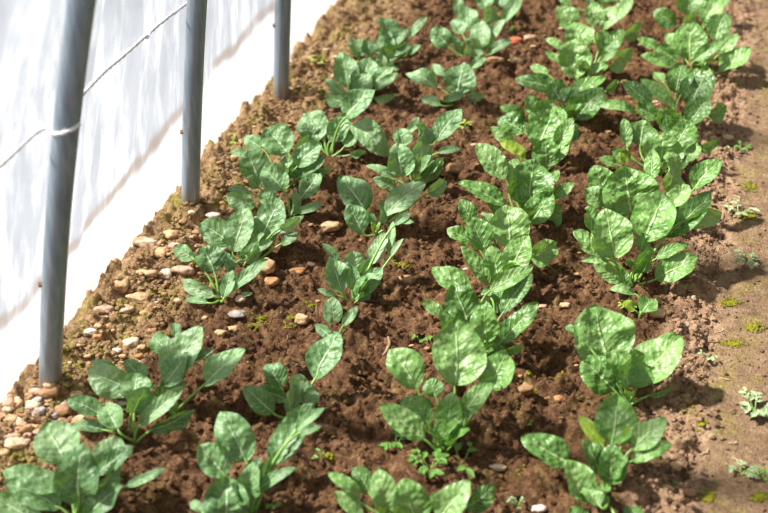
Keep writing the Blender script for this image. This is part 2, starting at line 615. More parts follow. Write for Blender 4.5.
def make_plant(name, base, leaves, label, matte=True, group='spinach plants in the soil bed', cat='spinach plant', yellow=()):
    P = at(*base)
    P.z = gh(P.x, P.y)
    d0 = depth(P)
    root = empty(name, P)
    tag(root, label, cat, group)
    rng = random.Random(int(base[0] * 1000 + base[1]))
    n = len(leaves)
    near = base[1] > 150
    for i, lf in enumerate(leaves):
        bx, by, tx, ty, w = lf[:5]
        opt = lf[5] if len(lf) > 5 else ''
        f = (i + .5) / n - .5
        size = max(abs(ty - base[1]), 30) / F * d0
        off = f * min(.075, size * .8) * -1       # back leaves away, front leaves towards the camera
        zmin = .012

        def place(x, y, k):
            p = at_depth(x, y, d0 + off * k)
            lo = gh(p.x, p.y) + zmin
            if p.z < lo:
                p = at(x, y, lo)
                p = at(x, y, gh(p.x, p.y) + zmin)
            return p
        b0 = place(bx, by, .55)
        tip = place(tx, ty, 1.0)
        wm = w / F * depth((b0 + tip) / 2) * 1.17
        if 'D' in opt: wm *= 1.2
        cdir = (CAM - P).normalized()
        inward = Vector((P.x - tip.x, P.y - tip.y, 0))
        if inward.length > 1e-4: inward.normalize()
        nr = cdir * .75 + Vector((0, 0, .6)) + inward * .25
        if 'D' in opt:
            nr = cdir * .8 + Vector((.9, -.25, -.25)) * (1 if rng.random() < .8 else .5)
        if 'R' in opt: nr = cdir * .4 + RT * .9 + Vector((0, 0, .2))
        if 'L' in opt: nr = cdir * .4 - RT * .9 + Vector((0, 0, .2))
        nr += Vector((rng.uniform(-.2, .2), rng.uniform(-.2, .2), rng.uniform(-.1, .1)))
        arch = rng.uniform(.03, .10)
        if 'A' in opt: arch = .24
        L = (tip - b0).length
        arch *= min(1, .07 / max(L, .01)) if 'A' not in opt else 1
        ln = 'leaf'
        mat = M['leaf_matte'] if matte else M['leaf_glossy']
        if 'Y' in opt: mat = M['leaf_yellow']
        V, Fc, UV = leaf_mesh(P, b0, tip, wm, nr, rng, near, arch, rng.uniform(.1, .34))
        lo = mesh_obj(ln, V, Fc, mat, root, UV)
        start = P + Vector((rng.uniform(-.005, .005), rng.uniform(-.005, .005), -.006))
        r = .0017 + .012 * wm * .9 * .5 + .0004
        ax = (tip - b0).normalized()
        vs, fs = stalk_mesh(P, start, b0, r, ax)
        mesh_obj('stalk', vs, fs, M['stalk'], lo)
    # short inner leaves round the crown
    size = max(math.hypot(l[2] - base[0], l[3] - base[1]) for l in leaves) / F * d0
    for q in range(0 if n < 9 or base[0] < 225 and base[1] > 280 else 3):
        an = rng.uniform(0, 2 * math.pi)
        hd = Vector((math.cos(an), math.sin(an), 0))
        el = rng.uniform(.7, 1.25)
        ax = hd * math.cos(el) + Vector((0, 0, math.sin(el)))
        ln = min(.085, size * .62) * rng.uniform(.6, 1)
        b0 = P + ax * ln * .35; tip = P + ax * ln
        wm = ln * rng.uniform(.30, .42)
        V, Fc, UV = leaf_mesh(P, b0, tip, wm, Vector((0, 0, 1)) - hd * .6, rng, False, .06, .3)
        lo = mesh_obj('leaf', V, Fc, M['leaf_matte'] if matte else M['leaf_glossy'], root, UV)
        vs, fs = stalk_mesh(P, P + Vector((0, 0, -.006)), b0, .0016, ax)
        mesh_obj('stalk', vs, fs, M['stalk'], lo)
    return root


# ------------------------------------------------------------------ spinach plants
# every leaf: blade foot, tip and width, read off the photograph and set at its own distance round the crown; back leaves first
FILM_ROW = [
 ((72, 520), 'large spinach plant nearest the camera in the row along the plastic film', [
  (66, 463, 44, 424, 40), (102, 470, 121, 438, 26), (62, 490, 2, 470, 24), (98, 474, 134, 446, 17), (98, 488, 119, 460, 15, 'D'),
  (126, 486, 166, 467, 9), (60, 508, 4, 484, 28), (75, 503, 58, 482, 14, 'D'), (79, 500, 84, 443, 38), (40, 522, -6, 494, 26), (88, 515, 124, 485, 22)]),
 ((133, 440), 'spinach plant with a folded upright leaf, second from the camera along the film', [
  (135, 402, 138, 371, 27), (104, 430, 72, 426, 11), (118, 430, 104, 404, 18, 'D'), (100, 414, 67, 400, 18), (132, 412, 145, 386, 24, 'D'),
  (140, 426, 184, 386, 15), (152, 430, 194, 410, 14, 'D')]),
 ((176, 412), 'spinach plant with one oval leaf on a long stalk reaching out, third along the film', [
  (176, 338, 175, 322, 9), (168, 352, 151, 336, 18), (120, 374, 90, 361, 10), (146, 380, 124, 360, 16), (132, 390, 87, 371, 24, 'D'),
  (163, 378, 203, 326, 30), (192, 362, 214, 350, 8), (165, 384, 188, 352, 22), (205, 384, 246, 349, 25), (160, 386, 188, 382, 8, 'D')]),
 ((220, 299), 'small sparse spinach plant with a spoon shaped grey green leaf, fourth along the film', [
  (228, 272, 222, 252, 12, 'D'), (194, 259, 175, 246, 12, 'D'), (214, 272, 202, 246, 27), (214, 296, 181, 280, 11, 'D'), (224, 298, 232, 270, 12),
  (231, 292, 268, 259, 12), (208, 303, 185, 299, 7), (240, 297, 253, 293, 5)]),
 ((252, 263), 'spinach plant with two tall pale leaves, fifth along the film', [
  (232, 244, 200, 223, 20, 'D'), (255, 250, 258, 215, 24, 'D'), (262, 236, 279, 198, 26), (277, 233, 304, 215, 9), (233, 251, 248, 207, 25),
  (281, 244, 299, 233, 10), (280, 228, 300, 217, 9, 'D'), (240, 260, 273, 241, 12), (246, 262, 260, 244, 10, 'D')]),
 ((290, 218), 'spinach plant of crowded leaves, sixth from the camera along the film', [
  (292, 212, 294, 190, 12, 'D'), (250, 193, 228, 187, 10), (283, 190, 262, 168, 24), (302, 197, 321, 173, 18), (254, 206, 226, 195, 14, 'D'),
  (298, 213, 322, 204, 9), (272, 210, 262, 190, 13, 'D')]),
 ((280, 190), 'bushy spinach plant with a broad dark backed leaf, seventh along the film', [
  (262, 149, 243, 138, 14), (288, 153, 266, 128, 30), (292, 160, 310, 135, 15, 'D'), (250, 157, 230, 152, 8), (258, 179, 246, 150, 26),
  (285, 178, 284, 156, 16, 'D'), (298, 166, 322, 144, 20), (298, 178, 326, 155, 14), (316, 171, 332, 167, 6, 'D'), (258, 187, 248, 176, 12)]),
 ((330, 155), 'spinach plant with one leaf arching down over the soil, eighth along the film', [
  (318, 141, 306, 112, 28), (328, 130, 342, 114, 10, 'D'), (312, 143, 303, 123, 16, 'D'), (330, 141, 350, 116, 18), (345, 146, 356, 130, 16),
  (352, 124, 388, 156, 22, 'A'), (350, 155, 366, 151, 6, 'D'), (345, 118, 376, 90, 22)]),
 ((358, 102), 'upright spinach plant ninth from the camera along the film', [
  (365, 81, 370, 58, 20), (348, 88, 340, 52, 22), (346, 97, 325, 78, 8, 'D'), (372, 87, 394, 64, 13), (358, 97, 367, 72, 17), (352, 92, 356, 70, 9, 'D'),
  (376, 89, 398, 73, 9), (346, 103, 325, 97, 11, 'D'), (374, 98, 396, 95, 6, 'D')]),
 ((390, 66), 'spinach plant farthest from the camera in the row along the film', [
  (388, 38, 382, 17, 20, 'D'), (410, 37, 427, 17, 8), (392, 47, 408, 28, 11), (386, 45, 385, 28, 12), (358, 57, 351, 38, 18, 'D'), (384, 53, 376, 40, 11, 'D'),
  (372, 57, 366, 38, 14), (392, 54, 408, 43, 10, 'D'), (388, 62, 412, 46, 10), (408, 55, 421, 45, 7), (380, 67, 382, 52, 10), (392, 70, 405, 66, 7)]),
]
SECOND_ROW = [
 ((250, 513), 'spinach plant with a heart shaped leaf, nearest in the second row from the film', [
  (275, 464, 314, 403, 27), (296, 431, 325, 408, 10), (246, 461, 220, 411, 33), (300, 433, 322, 426, 8), (258, 482, 268, 458, 16, 'D'), (225, 476, 198, 445, 30),
  (244, 480, 262, 458, 11), (203, 513, 190, 502, 10), (256, 492, 296, 467, 12), (226, 522, 226, 476, 40)]),
 ((290, 416), 'spinach plant with one tall pale leaning leaf, second in the second row', [
  (315, 379, 341, 335, 28), (280, 386, 266, 364, 20, 'A'), (286, 399, 258, 388, 12, 'D'), (294, 412, 300, 374, 30, 'D'), (273, 413, 243, 386, 17, 'D'),
  (300, 406, 308, 381, 8), (288, 413, 304, 380, 11)]),
 ((338, 336), 'tiny spinach plant of four small leaves, third in the second row from the film', [
  (335, 324, 333, 296, 17), (343, 326, 357, 306, 9), (332, 338, 315, 325, 8, 'D'), (337, 340, 334, 331, 8)]),
 ((354, 300), 'thin spinach plant with a slender upright leaf, fourth in the second row', [
  (389, 251, 393, 221, 8), (370, 264, 386, 232, 14), (395, 225, 411, 213, 8), (391, 257, 404, 238, 5), (356, 273, 352, 251, 17, 'D'), (338, 261, 322, 243, 8),
  (356, 279, 368, 259, 9, 'D'), (342, 291, 330, 256, 22), (336, 295, 317, 289, 5, 'D'), (358, 300, 372, 288, 8, 'D'), (356, 299, 383, 268, 18)]),
 ((376, 236), 'spinach plant with a notched pale leaf, fifth in the second row', [
  (366, 211, 340, 176, 27), (380, 223, 381, 199, 10, 'D'), (428, 193, 446, 181, 13, 'D'), (375, 223, 362, 212, 8, 'D'), (385, 216, 426, 183, 20),
  (362, 233, 348, 204, 21), (402, 223, 414, 222, 5), (374, 231, 372, 222, 6, 'Y')]),
 ((416, 187), 'leafy spinach plant in the middle of the second row, sixth from the camera', [
  (436, 141, 461, 109, 20), (408, 133, 418, 117, 8), (418, 141, 424, 123, 20, 'D'), (403, 146, 398, 128, 17), (418, 166, 424, 141, 19, 'D'), (438, 153, 461, 149, 7),
  (394, 179, 366, 165, 9), (402, 176, 398, 142, 24), (432, 173, 444, 161, 8), (396, 187, 373, 178, 9, 'D'), (414, 181, 444, 157, 14, 'D')]),
 ((456, 104), 'low spinach plant with a drooping and a rounded leaf, seventh in the second row', [
  (446, 75, 432, 64, 7, 'D'), (472, 69, 485, 56, 9), (438, 88, 406, 74, 15, 'A'), (456, 95, 464, 62, 28), (462, 93, 473, 82, 9), (440, 105, 421, 97, 10),
  (444, 101, 464, 94, 9), (466, 99, 484, 95, 9, 'D')]),
 ((474, 62), 'spinach plant eighth in the second row, in front of the last one', [
  (462, 34, 452, 20, 13), (485, 49, 505, 19, 10), (480, 51, 481, 20, 18), (449, 47, 431, 28, 15, 'D'), (462, 56, 447, 31, 9), (488, 55, 512, 41, 10), (470, 57, 470, 38, 18, 'D')]),
 ((486, 28), 'spinach plant farthest from the camera in the second row from the film', [
  (498, 8, 506, -12, 18), (486, 10, 482, -10, 16), (460, 18, 458, -4, 9, 'D'), (502, 23, 522, -4, 12), (468, 31, 466, 6, 18), (482, 25, 492, 8, 18, 'D'), (506, 32, 514, 26, 6, 'D')]),
]
THIRD_ROW = [
 ((415, 527), 'spinach plant cut by the bottom edge, nearest in the third row from the film', [
  (370, 494, 352, 468, 17), (436, 513, 436, 492, 12), (464, 509, 495, 484, 17, 'D'), (388, 514, 378, 468, 24), (358, 500, 328, 474, 14, 'A'), (362, 516, 334, 492, 12, 'D'),
  (438, 519, 470, 480, 27), (416, 522, 405, 478, 34)]),
 ((442, 454), 'big spinach plant with a broad blistered centre leaf, second in the third row', [
  (455, 385, 454, 319, 46), (488, 389, 506, 352, 30), (416, 388, 389, 349, 30), (436, 397, 428, 378, 18), (424, 417, 404, 408, 12), (432, 409, 400, 402, 16),
  (462, 416, 495, 378, 18), (428, 424, 414, 396, 18), (446, 431, 452, 392, 24), (452, 438, 466, 410, 16), (441, 447, 438, 421, 14, 'D'), (424, 439, 379, 405, 23)]),
 ((476, 362), 'spinach plant with spreading leaves, third from the camera in the third row', [
  (470, 294, 431, 267, 22), (495, 313, 502, 291, 18), (490, 297, 482, 290, 9, 'D'), (490, 291, 533, 266, 15), (503, 313, 533, 274, 18), (468, 323, 452, 285, 30),
  (500, 343, 538, 302, 20), (440, 316, 421, 302, 12), (486, 356, 494, 337, 20, 'D'), (448, 331, 440, 308, 12), (487, 341, 485, 300, 25), (505, 351, 524, 346, 8, 'D')]),
 ((496, 290), 'spinach plant with a pointed central leaf, fourth in the third row', [
  (490, 225, 482, 212, 10, 'D'), (510, 247, 506, 205, 34), (530, 257, 556, 243, 20, 'D'), (474, 224, 460, 199, 15), (470, 241, 447, 228, 16), (485, 249, 470, 216, 24),
  (498, 281, 490, 246, 22), (488, 284, 461, 246, 14), (510, 271, 528, 234, 25)]),
 ((524, 225), 'spinach plant with one leaf laid towards the second row, fifth in the third row', [
  (509, 181, 517, 158, 13), (549, 184, 558, 170, 9), (504, 179, 476, 143, 22), (540, 219, 562, 205, 18, 'D'), (528, 206, 535, 158, 38), (553, 199, 574, 183, 11),
  (505, 206, 457, 182, 18), (500, 213, 488, 200, 10), (530, 223, 552, 192, 24)]),
 ((542, 172), 'dense spinach plant sixth in the third row', [
  (525, 133, 497, 118, 20), (538, 149, 556, 110, 30), (572, 141, 576, 124, 8, 'D'), (515, 149, 490, 127, 10, 'D'), (556, 147, 572, 118, 15), (524, 159, 500, 142, 13, 'Y'),
  (556, 161, 569, 143, 10), (546, 166, 545, 138, 25)]),
 ((566, 124), 'spinach plant with leaves spread to both sides, seventh in the third row', [
  (548, 75, 530, 66, 9), (558, 89, 515, 78, 16), (568, 99, 606, 78, 15), (606, 91, 617, 80, 8, 'D'), (560, 101, 548, 82, 20, 'D'), (536, 115, 528, 94, 15),
  (566, 113, 574, 96, 12, 'D'), (526, 123, 500, 106, 14), (576, 119, 604, 88, 24), (545, 129, 551, 101, 32)]),
 ((584, 84), 'tall spinach plant with a curled upright leaf, eighth in the third row', [
  (580, 50, 574, 22, 26), (598, 51, 602, 30, 15, 'D'), (564, 49, 545, 38, 8), (604, 53, 624, 30, 14), (562, 63, 545, 52, 9), (608, 67, 630, 48, 15, 'D'), (602, 61, 618, 50, 9),
  (575, 77, 576, 38, 28), (582, 75, 608, 66, 12)]),
 ((597, 44), 'spinach plant ninth in the third row, just before the last', [
  (592, 20, 590, -2, 16, 'D'), (612, 23, 632, -2, 14), (574, 29, 558, 6, 20), (596, 25, 592, 3, 17), (604, 29, 614, 6, 17), (622, 37, 640, 22, 12, 'D')]),
 ((604, 10), 'spinach plant cut by the top edge, farthest from the camera in the third row', [
  (592, -2, 588, -22, 18), (618, 4, 634, -14, 12), (570, 6, 556, -6, 9), (605, 4, 608, -18, 18)]),
]
PATH_ROW = [
 ((606, 500), 'spinach plant with one leaf stretched out low, nearest in the row beside the path', [
  (612, 443, 616, 394, 36), (603, 446, 578, 415, 13, 'Y'), (622, 446, 640, 420, 9, 'Y'), (632, 449, 666, 418, 22), (568, 463, 521, 437, 28), (632, 461, 672, 444, 15),
  (600, 506, 580, 480, 20), (610, 483, 612, 443, 25), (586, 500, 565, 460, 26), (628, 522, 640, 508, 18), (584, 526, 570, 507, 18)]),
 ((628, 402), 'glossy spinach plant with two very large leaves, second in the row beside the path', [
  (609, 366, 595, 304, 56), (578, 336, 565, 326, 8), (612, 371, 632, 352, 14), (640, 383, 682, 338, 38), (614, 390, 582, 357, 34), (592, 379, 582, 372, 9),
  (626, 388, 631, 349, 32, 'D'), (622, 380, 606, 352, 18), (648, 396, 674, 386, 5, 'D')]),
 ((640, 318), 'tiny wilted spinach seedling between two large plants beside the path', [
  (634, 294, 609, 289, 9, 'A'), (642, 312, 654, 300, 18), (634, 310, 622, 303, 10, 'Y')]),
 ((633, 288), 'large spinach plant with crinkled leaves and bare stalks, third big one beside the path', [
  (592, 233, 588, 206, 17, 'D'), (666, 237, 711, 193, 22), (684, 221, 722, 214, 15, 'D'), (644, 241, 665, 192, 38), (595, 256, 573, 231, 17), (640, 251, 643, 233, 14, 'D'),
  (615, 257, 606, 208, 36), (656, 259, 689, 244, 11), (606, 260, 581, 261, 7), (656, 279, 698, 258, 23), (625, 288, 622, 268, 10, 'D'), (632, 273, 650, 245, 17, 'D'), (618, 281, 593, 263, 12, 'D')]),
 ((640, 232), 'spinach plant with a huge round leaf, fourth big one beside the path', [
  (652, 179, 654, 148, 14), (668, 191, 670, 152, 24, 'D'), (694, 189, 722, 160, 20), (606, 191, 594, 165, 24), (672, 206, 690, 185, 18), (604, 206, 584, 188, 20), (632, 215, 625, 166, 50)]),
 ((660, 176), 'crowded spinach plant fifth among the big ones beside the path', [
  (640, 146, 643, 120, 26), (672, 151, 690, 120, 28), (627, 147, 624, 118, 11), (700, 149, 718, 140, 10, 'D'), (688, 161, 696, 140, 16), (630, 159, 612, 150, 10, 'D'),
  (617, 165, 598, 158, 10), (682, 169, 685, 152, 10), (624, 163, 620, 152, 8, 'Y'), (660, 161, 664, 134, 36)]),
 ((674, 134), 'spinach plant with a long pale rising leaf, sixth big one beside the path', [
  (664, 83, 653, 72, 9), (676, 93, 682, 64, 22), (681, 95, 698, 68, 9), (670, 105, 640, 79, 10, 'D'), (650, 105, 621, 81, 17), (690, 107, 709, 68, 28),
  (634, 112, 598, 106, 11, 'A'), (656, 119, 635, 106, 16), (708, 115, 726, 106, 15, 'D'), (660, 125, 662, 108, 16, 'D'), (690, 123, 708, 98, 22), (664, 133, 684, 118, 18)]),
 ((697, 76), 'spinach plant with a leaf hanging over the path, seventh big one beside it', [
  (678, 49, 666, 33, 13), (716, 41, 726, 12, 20), (658, 49, 637, 38, 10), (690, 59, 692, 21, 30), (720, 53, 738, 34, 14), (676, 61, 655, 46, 14, 'D'), (674, 69, 640, 55, 12),
  (720, 71, 750, 48, 22), (694, 61, 720, 42, 12)]),
 ((698, 32), 'spinach plant farthest from the camera in the row beside the path', [
  (716, 11, 730, -10, 14), (688, 15, 690, -8, 24), (676, 25, 654, 10, 13, 'D'), (704, 23, 722, -4, 20), (684, 27, 694, 14, 16, 'D')]),
]
for row, matte, grp in ((FILM_ROW, True, 'spinach plants in the row along the film'), (SECOND_ROW, True, 'spinach plants in the second row from the film'),
                        (THIRD_ROW, False, 'spinach plants in the third row from the film'), (PATH_ROW, False, 'spinach plants in the row beside the path')):
    for base, label, lv in row:
        make_plant('spinach_plant', base, lv, label, matte, grp)

# ------------------------------------------------------------------ stones
def ico(sub):
    import bmesh
    bm = bmesh.new()
    bmesh.ops.create_icosphere(bm, subdivisions=sub, radius=1)
    vs = [v.co.copy() for v in bm.verts]; fs = [tuple(v.index for v in f.verts) for f in bm.faces]
    bm.free()
    return vs, fs


ICO3, ICO1 = ico(3), ico(1)


def stone(px, py, rx, ry, tone, label, group=None, seed=0):
    p = at(px, py, 0); g = gh(p.x, p.y)
    p = at(px, py, max(g, -.005) + .002); g = max(gh(p.x, p.y), -.012)
    k = depth(p) / F
    a = rx * k * 1.15; b = max(ry * k * .95, a * .45)
    c = min(a, b) * random.uniform(.7, .9)
    rot = Matrix.Rotation(YAW + random.uniform(-.25, .25), 3, 'Z') @ Matrix.Rotation(random.uniform(-.3, .3), 3, 'X')
    sd = Vector((random.random() * 50, random.random() * 50, random.random() * 50))
    V = []; fl = random.uniform(-1, 1)
    for v in ICO3[0]:
        d = 1 + .42 * mnoise.noise(v * 1.2 + sd) + .16 * mnoise.noise(v * 2.6 + sd) + .05 * mnoise.noise(v * 7 + sd)
        q = Vector((v.x * a * d, v.y * b * d, v.z * c * d))
        # flattened facets
        q.z = min(q.z, c * (.78 + .25 * v.x * fl)); q.x = min(q.x, a * (.85 + .2 * v.y)) 
        V.append(rot @ q)
    o = mesh_obj('stone' if rx > 4 else 'pebble', V, ICO3[1], M['stone_' + tone], loc=(p.x, p.y, g + c * .5))
    return tag(o, label, 'stone' if rx > 4 else 'pebble', group)


BIG = [
 (9, 404, 6, 9, 'pink', 'upright pinkish stone against the film left of the nearest pole foot'),
 (17, 406, 5, 8, 'tan', 'narrow tan stone beside the upright pinkish stone at the film'),
 (34, 405, 8, 7, 'pale', 'pale blocky stone just below the foot of the nearest pole'),
 (51, 395, 10, 8, 'brown', 'large brown stone at the foot of the nearest pole'),
 (23, 411, 7, 5, 'tan', 'rounded tan stone between the film and the pale blocky stone'),
 (8, 420, 10, 6, 'tan', 'long tan stone at the left edge near the film'),
 (23, 428, 8, 6, 'tan', 'oval tan stone above the pale long flat stone'),
 (39, 430, 6, 4, 'pale', 'small pale stone above the nearest spinach plant of the film row'),
 (18, 442, 12, 5, 'pale', 'long flat pale stone above the nearest plant of the film row'),
 (63, 408, 8, 7, 'brown', 'round brown stone between the nearest pole and the folded leaf plant'),
 (78, 418, 6, 5, 'tan', 'tan stone touching the lowest leaf of the folded leaf plant'),
 (3, 452, 6, 6, 'tan', 'tan stone cut by the left edge above the nearest plant'),
 (123, 404, 7, 4, 'grey', 'greyish stone between the second and third plants along the film'),
 (131, 342, 8, 6, 'pale', 'pale stone on moss above the third plant along the film'),
 (117, 347, 4.5, 3, 'white', 'small white stone next to the pale stone on moss'),
 (142, 360, 4.5, 3, 'white', 'small white stone right above the leaves of the third plant along the film'),
 (91, 331, 6, 4, 'white', 'whitish stone close to the film halfway up the nearest pole'),
 (105, 311, 9, 6, 'pink', 'pinkish flat stone at the film edge, lower end of a line of stones'),
 (126, 307, 8, 6, 'pale', 'pale angular stone beside the pinkish flat stone at the film edge'),
 (139, 296, 12, 5, 'tan', 'long tan stone sloping above the pale angular stone'),
 (122, 290, 8, 8, 'tan', 'squarish tan stone standing at the film edge'),
 (147, 272, 10, 6, 'tan', 'large oval tan stone between the film and the small sparse plant'),
 (165, 272, 7, 6, 'white', 'round whitish stone beside the large oval tan stone'),
 (185, 270, 10, 4.5, 'pink', 'flat pinkish stone under the spoon shaped leaf'),
 (171, 233, 7, 6.5, 'tan', 'rounded tan stone above the spoon shaped leaf, near the film'),
 (145, 241, 13, 5, 'pale', 'long pale stone lying against the film between two poles'),
 (163, 254, 6, 6, 'tan', 'tan stone below the long pale stone at the film'),
 (176, 250, 6, 5, 'pink', 'small pinkish stone left of the leaf of the small sparse plant'),
 (214, 213, 7, 4, 'white', 'white stone left of the plant with two tall pale leaves'),
 (231, 328, 7, 6, 'tan', 'round tan stone in open soil below the small sparse plant'),
 (221, 336, 5, 4, 'tan', 'small tan stone next to the round tan stone in open soil'),
 (237, 312, 9, 4, 'grey', 'flat light grey stone below the small sparse plant'),
 (203, 317, 5, 4, 'tan', 'tan stone left of the flat light grey stone'),
 (268, 270, 7, 9, 'tan', 'upright tan stone right of the small sparse plant'),
 (272, 284, 7, 6, 'orange', 'orange tan stone below the upright tan stone'),
 (297, 269, 8, 3.5, 'orange', 'flat rusty stone in soil between the first two rows'),
 (311, 262, 5, 3, 'pale', 'small pale stone right of the flat rusty stone'),
 (240, 291, 4.5, 4, 'white', 'small white stone tucked beside the small sparse plant'),
 (302, 321, 7, 8, 'tan', 'tan stone half buried left of the tiny four leaf plant'),
 (331, 226, 9, 6, 'tan', 'tan stone left of the plant with a notched pale leaf'),
 (408, 279, 9, 6, 'brown', 'brown stone right of the thin plant in the second row'),
 (452, 490, 9, 4, 'pink', 'pinkish stone behind the nearest plant of the third row'),
 (499, 468, 8, 4, 'pale', 'pale stone in soil right of the big blistered plant'),
 (540, 508, 7, 5, 'white', 'white stone at the bottom edge between third and path rows'),
 (559, 395, 4.5, 3.5, 'orange', 'orange stone between the third row and the two leaf glossy plant'),
 (667, 489, 9, 8, 'tan', 'big tan stone at the path edge right of the nearest path row plant'),
 (690, 489, 7, 5, 'brown', 'brown stone on the path beside the big tan stone'),
 (676, 464, 6, 5, 'tan', 'tan stone behind the big tan stone at the path edge'),
 (527, 389, 7, 7, 'brown', 'brown stone in open soil right of the big blistered plant'),
 (565, 305, 5, 3.5, 'tan', 'small tan stone left of the glossy two leaf plant'),
 (543, 303, 4.5, 3, 'pink', 'small pinkish stone right of the third plant in the third row'),
 (659, 313, 8, 6, 'tan', 'tan stone right of the tiny wilted seedling'),
 (517, 60, 7, 6, 'tan', 'oval tan stone between the far ends of the second and third rows'),
 (496, 66, 8, 5, 'brown', 'brown stone left of the oval tan stone at the far end'),
 (516, 42, 7, 5, 'brick', 'brick red stone behind the oval tan stone at the far end'),
 (530, 38, 6, 4, 'pink', 'pinkish stone next to the brick red stone at the far end'),
 (337, 74, 5.5, 4.5, 'pale', 'pale stone on the far bank near the farthest pole'),
 (729, 135, 5, 4, 'tan', 'small tan stone on the path beside the fifth big path row plant'),
 (455, 170, 9, 7, 'brown', 'brown stone right of the sixth plant in the second row'),
]
for r in BIG:
    stone(*r)
rs = random.Random(11)
cnt = 0
while cnt < 170:
    t = rs.random()
    y = 410 - 400 * t
    edge = 335 - 300 * ((y) / 405) if y < 405 else 10
    x = edge + rs.random() ** 1.5 * 75
    q = at(x, y, 0)
    if q.x < -.92: continue
    sz = rs.uniform(2.0, 4.6) * (.6 + .5 * y / 400)
    stone(x, y, sz, sz * rs.uniform(.6, .9), rs.choice(['tan', 'tan', 'brown', 'pale', 'brown', 'orange']),
          'small pebble in the mossy gravel bank between the film and the spinach', 'pebbles on the gravel bank')
    cnt += 1
for i in range(70):
    x = rs.uniform(0, 88); y = rs.uniform(392, 452) - .12 * x
    if at(x, y).x < -.93 or (x > 40 and y > 430): continue
    sz = rs.uniform(3.2, 6.5)
    stone(x, y, sz, sz * rs.uniform(.6, .95), rs.choice(['tan', 'tan', 'pale', 'brown', 'pink', 'grey']),
          'rounded tan gravel stone heaped by the nearest pole foot', 'gravel heaped by the nearest pole')
for i in range(60):
    c = rs.choice([-.61, -.39, -.165])
    q = Vector((c + rs.uniform(-.06, .06), rs.uniform(1.05, 2.8), 0))
    d = q - CAM
    px = 384 + F * d.dot(RT) / d.dot(FW); py = 256.5 - F * d.dot(UP) / d.dot(FW)
    sz = rs.uniform(1.6, 3.2)
    stone(px, py, sz, sz * .75, rs.choice(['brown', 'brown', 'tan', 'orange', 'pink']),
          'small pebble in the dark soil between the spinach rows', 'pebbles between the rows')

# ------------------------------------------------------------------ loose crumbs and moss (past counting)
def scatter(name, mat, n, gen, label, cat, squash=.75):
    vs, fs = [], []
    bv, bf = ICO1
    for _ in range(n):
        x, y, r = gen()
        z = gh_fast(x, y)
        rot = Matrix.Rotation(rs.uniform(0, 6.28), 3, 'Z') @ Matrix.Rotation(rs.uniform(0, 3), 3, 'X')
        o = len(vs)
        k = (rs.uniform(.7, 1.3), rs.uniform(.7, 1.2), rs.uniform(.6, 1.0))
        c = Vector((x, y, z + r * .35))
        for v in bv:
            w = rs.uniform(.72, 1.22)
            q = rot @ Vector((v.x * k[0] * r * w, v.y * k[1] * r * w, v.z * k[2] * r * w))
            vs.append(c + Vector((q.x, q.y, q.z * squash)))
        fs += [tuple(o + i for i in f) for f in bf]
    o = mesh_obj(name, vs, fs, mat, smooth=False)
    return tag(o, label, cat, kind='stuff')


_GX = np.arange(-1.0, .8, .006); _GY = np.arange(.75, 3.9, .006)
_GZ = height(*np.meshgrid(_GX, _GY, indexing='ij'))


def gh_fast(x, y):
    i = min(len(_GX) - 1, max(0, int((x + 1.0) / .006))); j = min(len(_GY) - 1, max(0, int((y - .75) / .006)))
    return float(_GZ[i, j])


def g_soil():
    y = rs.uniform(.9, 3.3) ** 1.0
    x = rs.uniform(-.92, .05)
    if rs.random() < .35: x = rs.uniform(-.92, -.74)
    elif rs.random() < .16: x = rs.gauss(.035, .022)
    return x, y, .0012 + .0050 * rs.random() ** 2.6


def g_path():
    return min(.7, .06 + abs(rs.gauss(0, .16))), rs.uniform(1.1, 3.3), .0010 + .0035 * rs.random() ** 3


scatter('soil_crumbs', M['soil'], 42000, g_soil, 'loose brown crumbs of earth strewn over the planted soil', 'soil')
scatter('path_grit', M['soil'], 1300, g_path, 'loose fine grit strewn over the trodden path', 'grit')

MOSS = [(262, 315, 9, 5), (400, 266, 14, 4), (255, 322, 8, 4), (147, 312, 14, 5), (170, 296, 14, 6), (183, 300, 10, 5), (120, 330, 12, 6), (205, 285, 8, 5), (165, 330, 10, 5),
        (215, 200, 10, 4), (225, 190, 10, 5), (190, 262, 10, 4), (96, 350, 8, 5), (85, 365, 9, 5), (260, 120, 10, 5), (320, 72, 8, 5), (325, 96, 10, 5), (290, 320, 6, 4), (310, 300, 6, 4),
        (690, 405, 10, 12), (700, 420, 8, 6), (520, 470, 4, 3), (535, 380, 5, 4), (560, 372, 4, 3), (527, 372, 6, 4), (715, 60, 6, 4), (730, 295, 14, 5), (735, 335, 12, 4), (755, 320, 10, 5),
        (710, 490, 8, 5), (760, 490, 8, 5), (750, 210, 10, 4), (750, 180, 8, 5), (330, 455, 5, 3), (150, 345, 8, 4), (105, 340, 10, 5), (240, 140, 8, 5), (300, 90, 8, 4), (385, 45, 7, 4)]


def g_moss():
    m = rs.choice(MOSS)
    p = at(m[0] + rs.gauss(0, m[2] * .42), m[1] + rs.gauss(0, m[3] * .42), 0)
    if p.x < -.935: p.x = -.92
    return p.x, p.y, rs.uniform(.0009, .0022)


scatter('moss', M['moss'], 9000, g_moss, 'yellow green moss growing in patches on the earth', 'moss', .8)


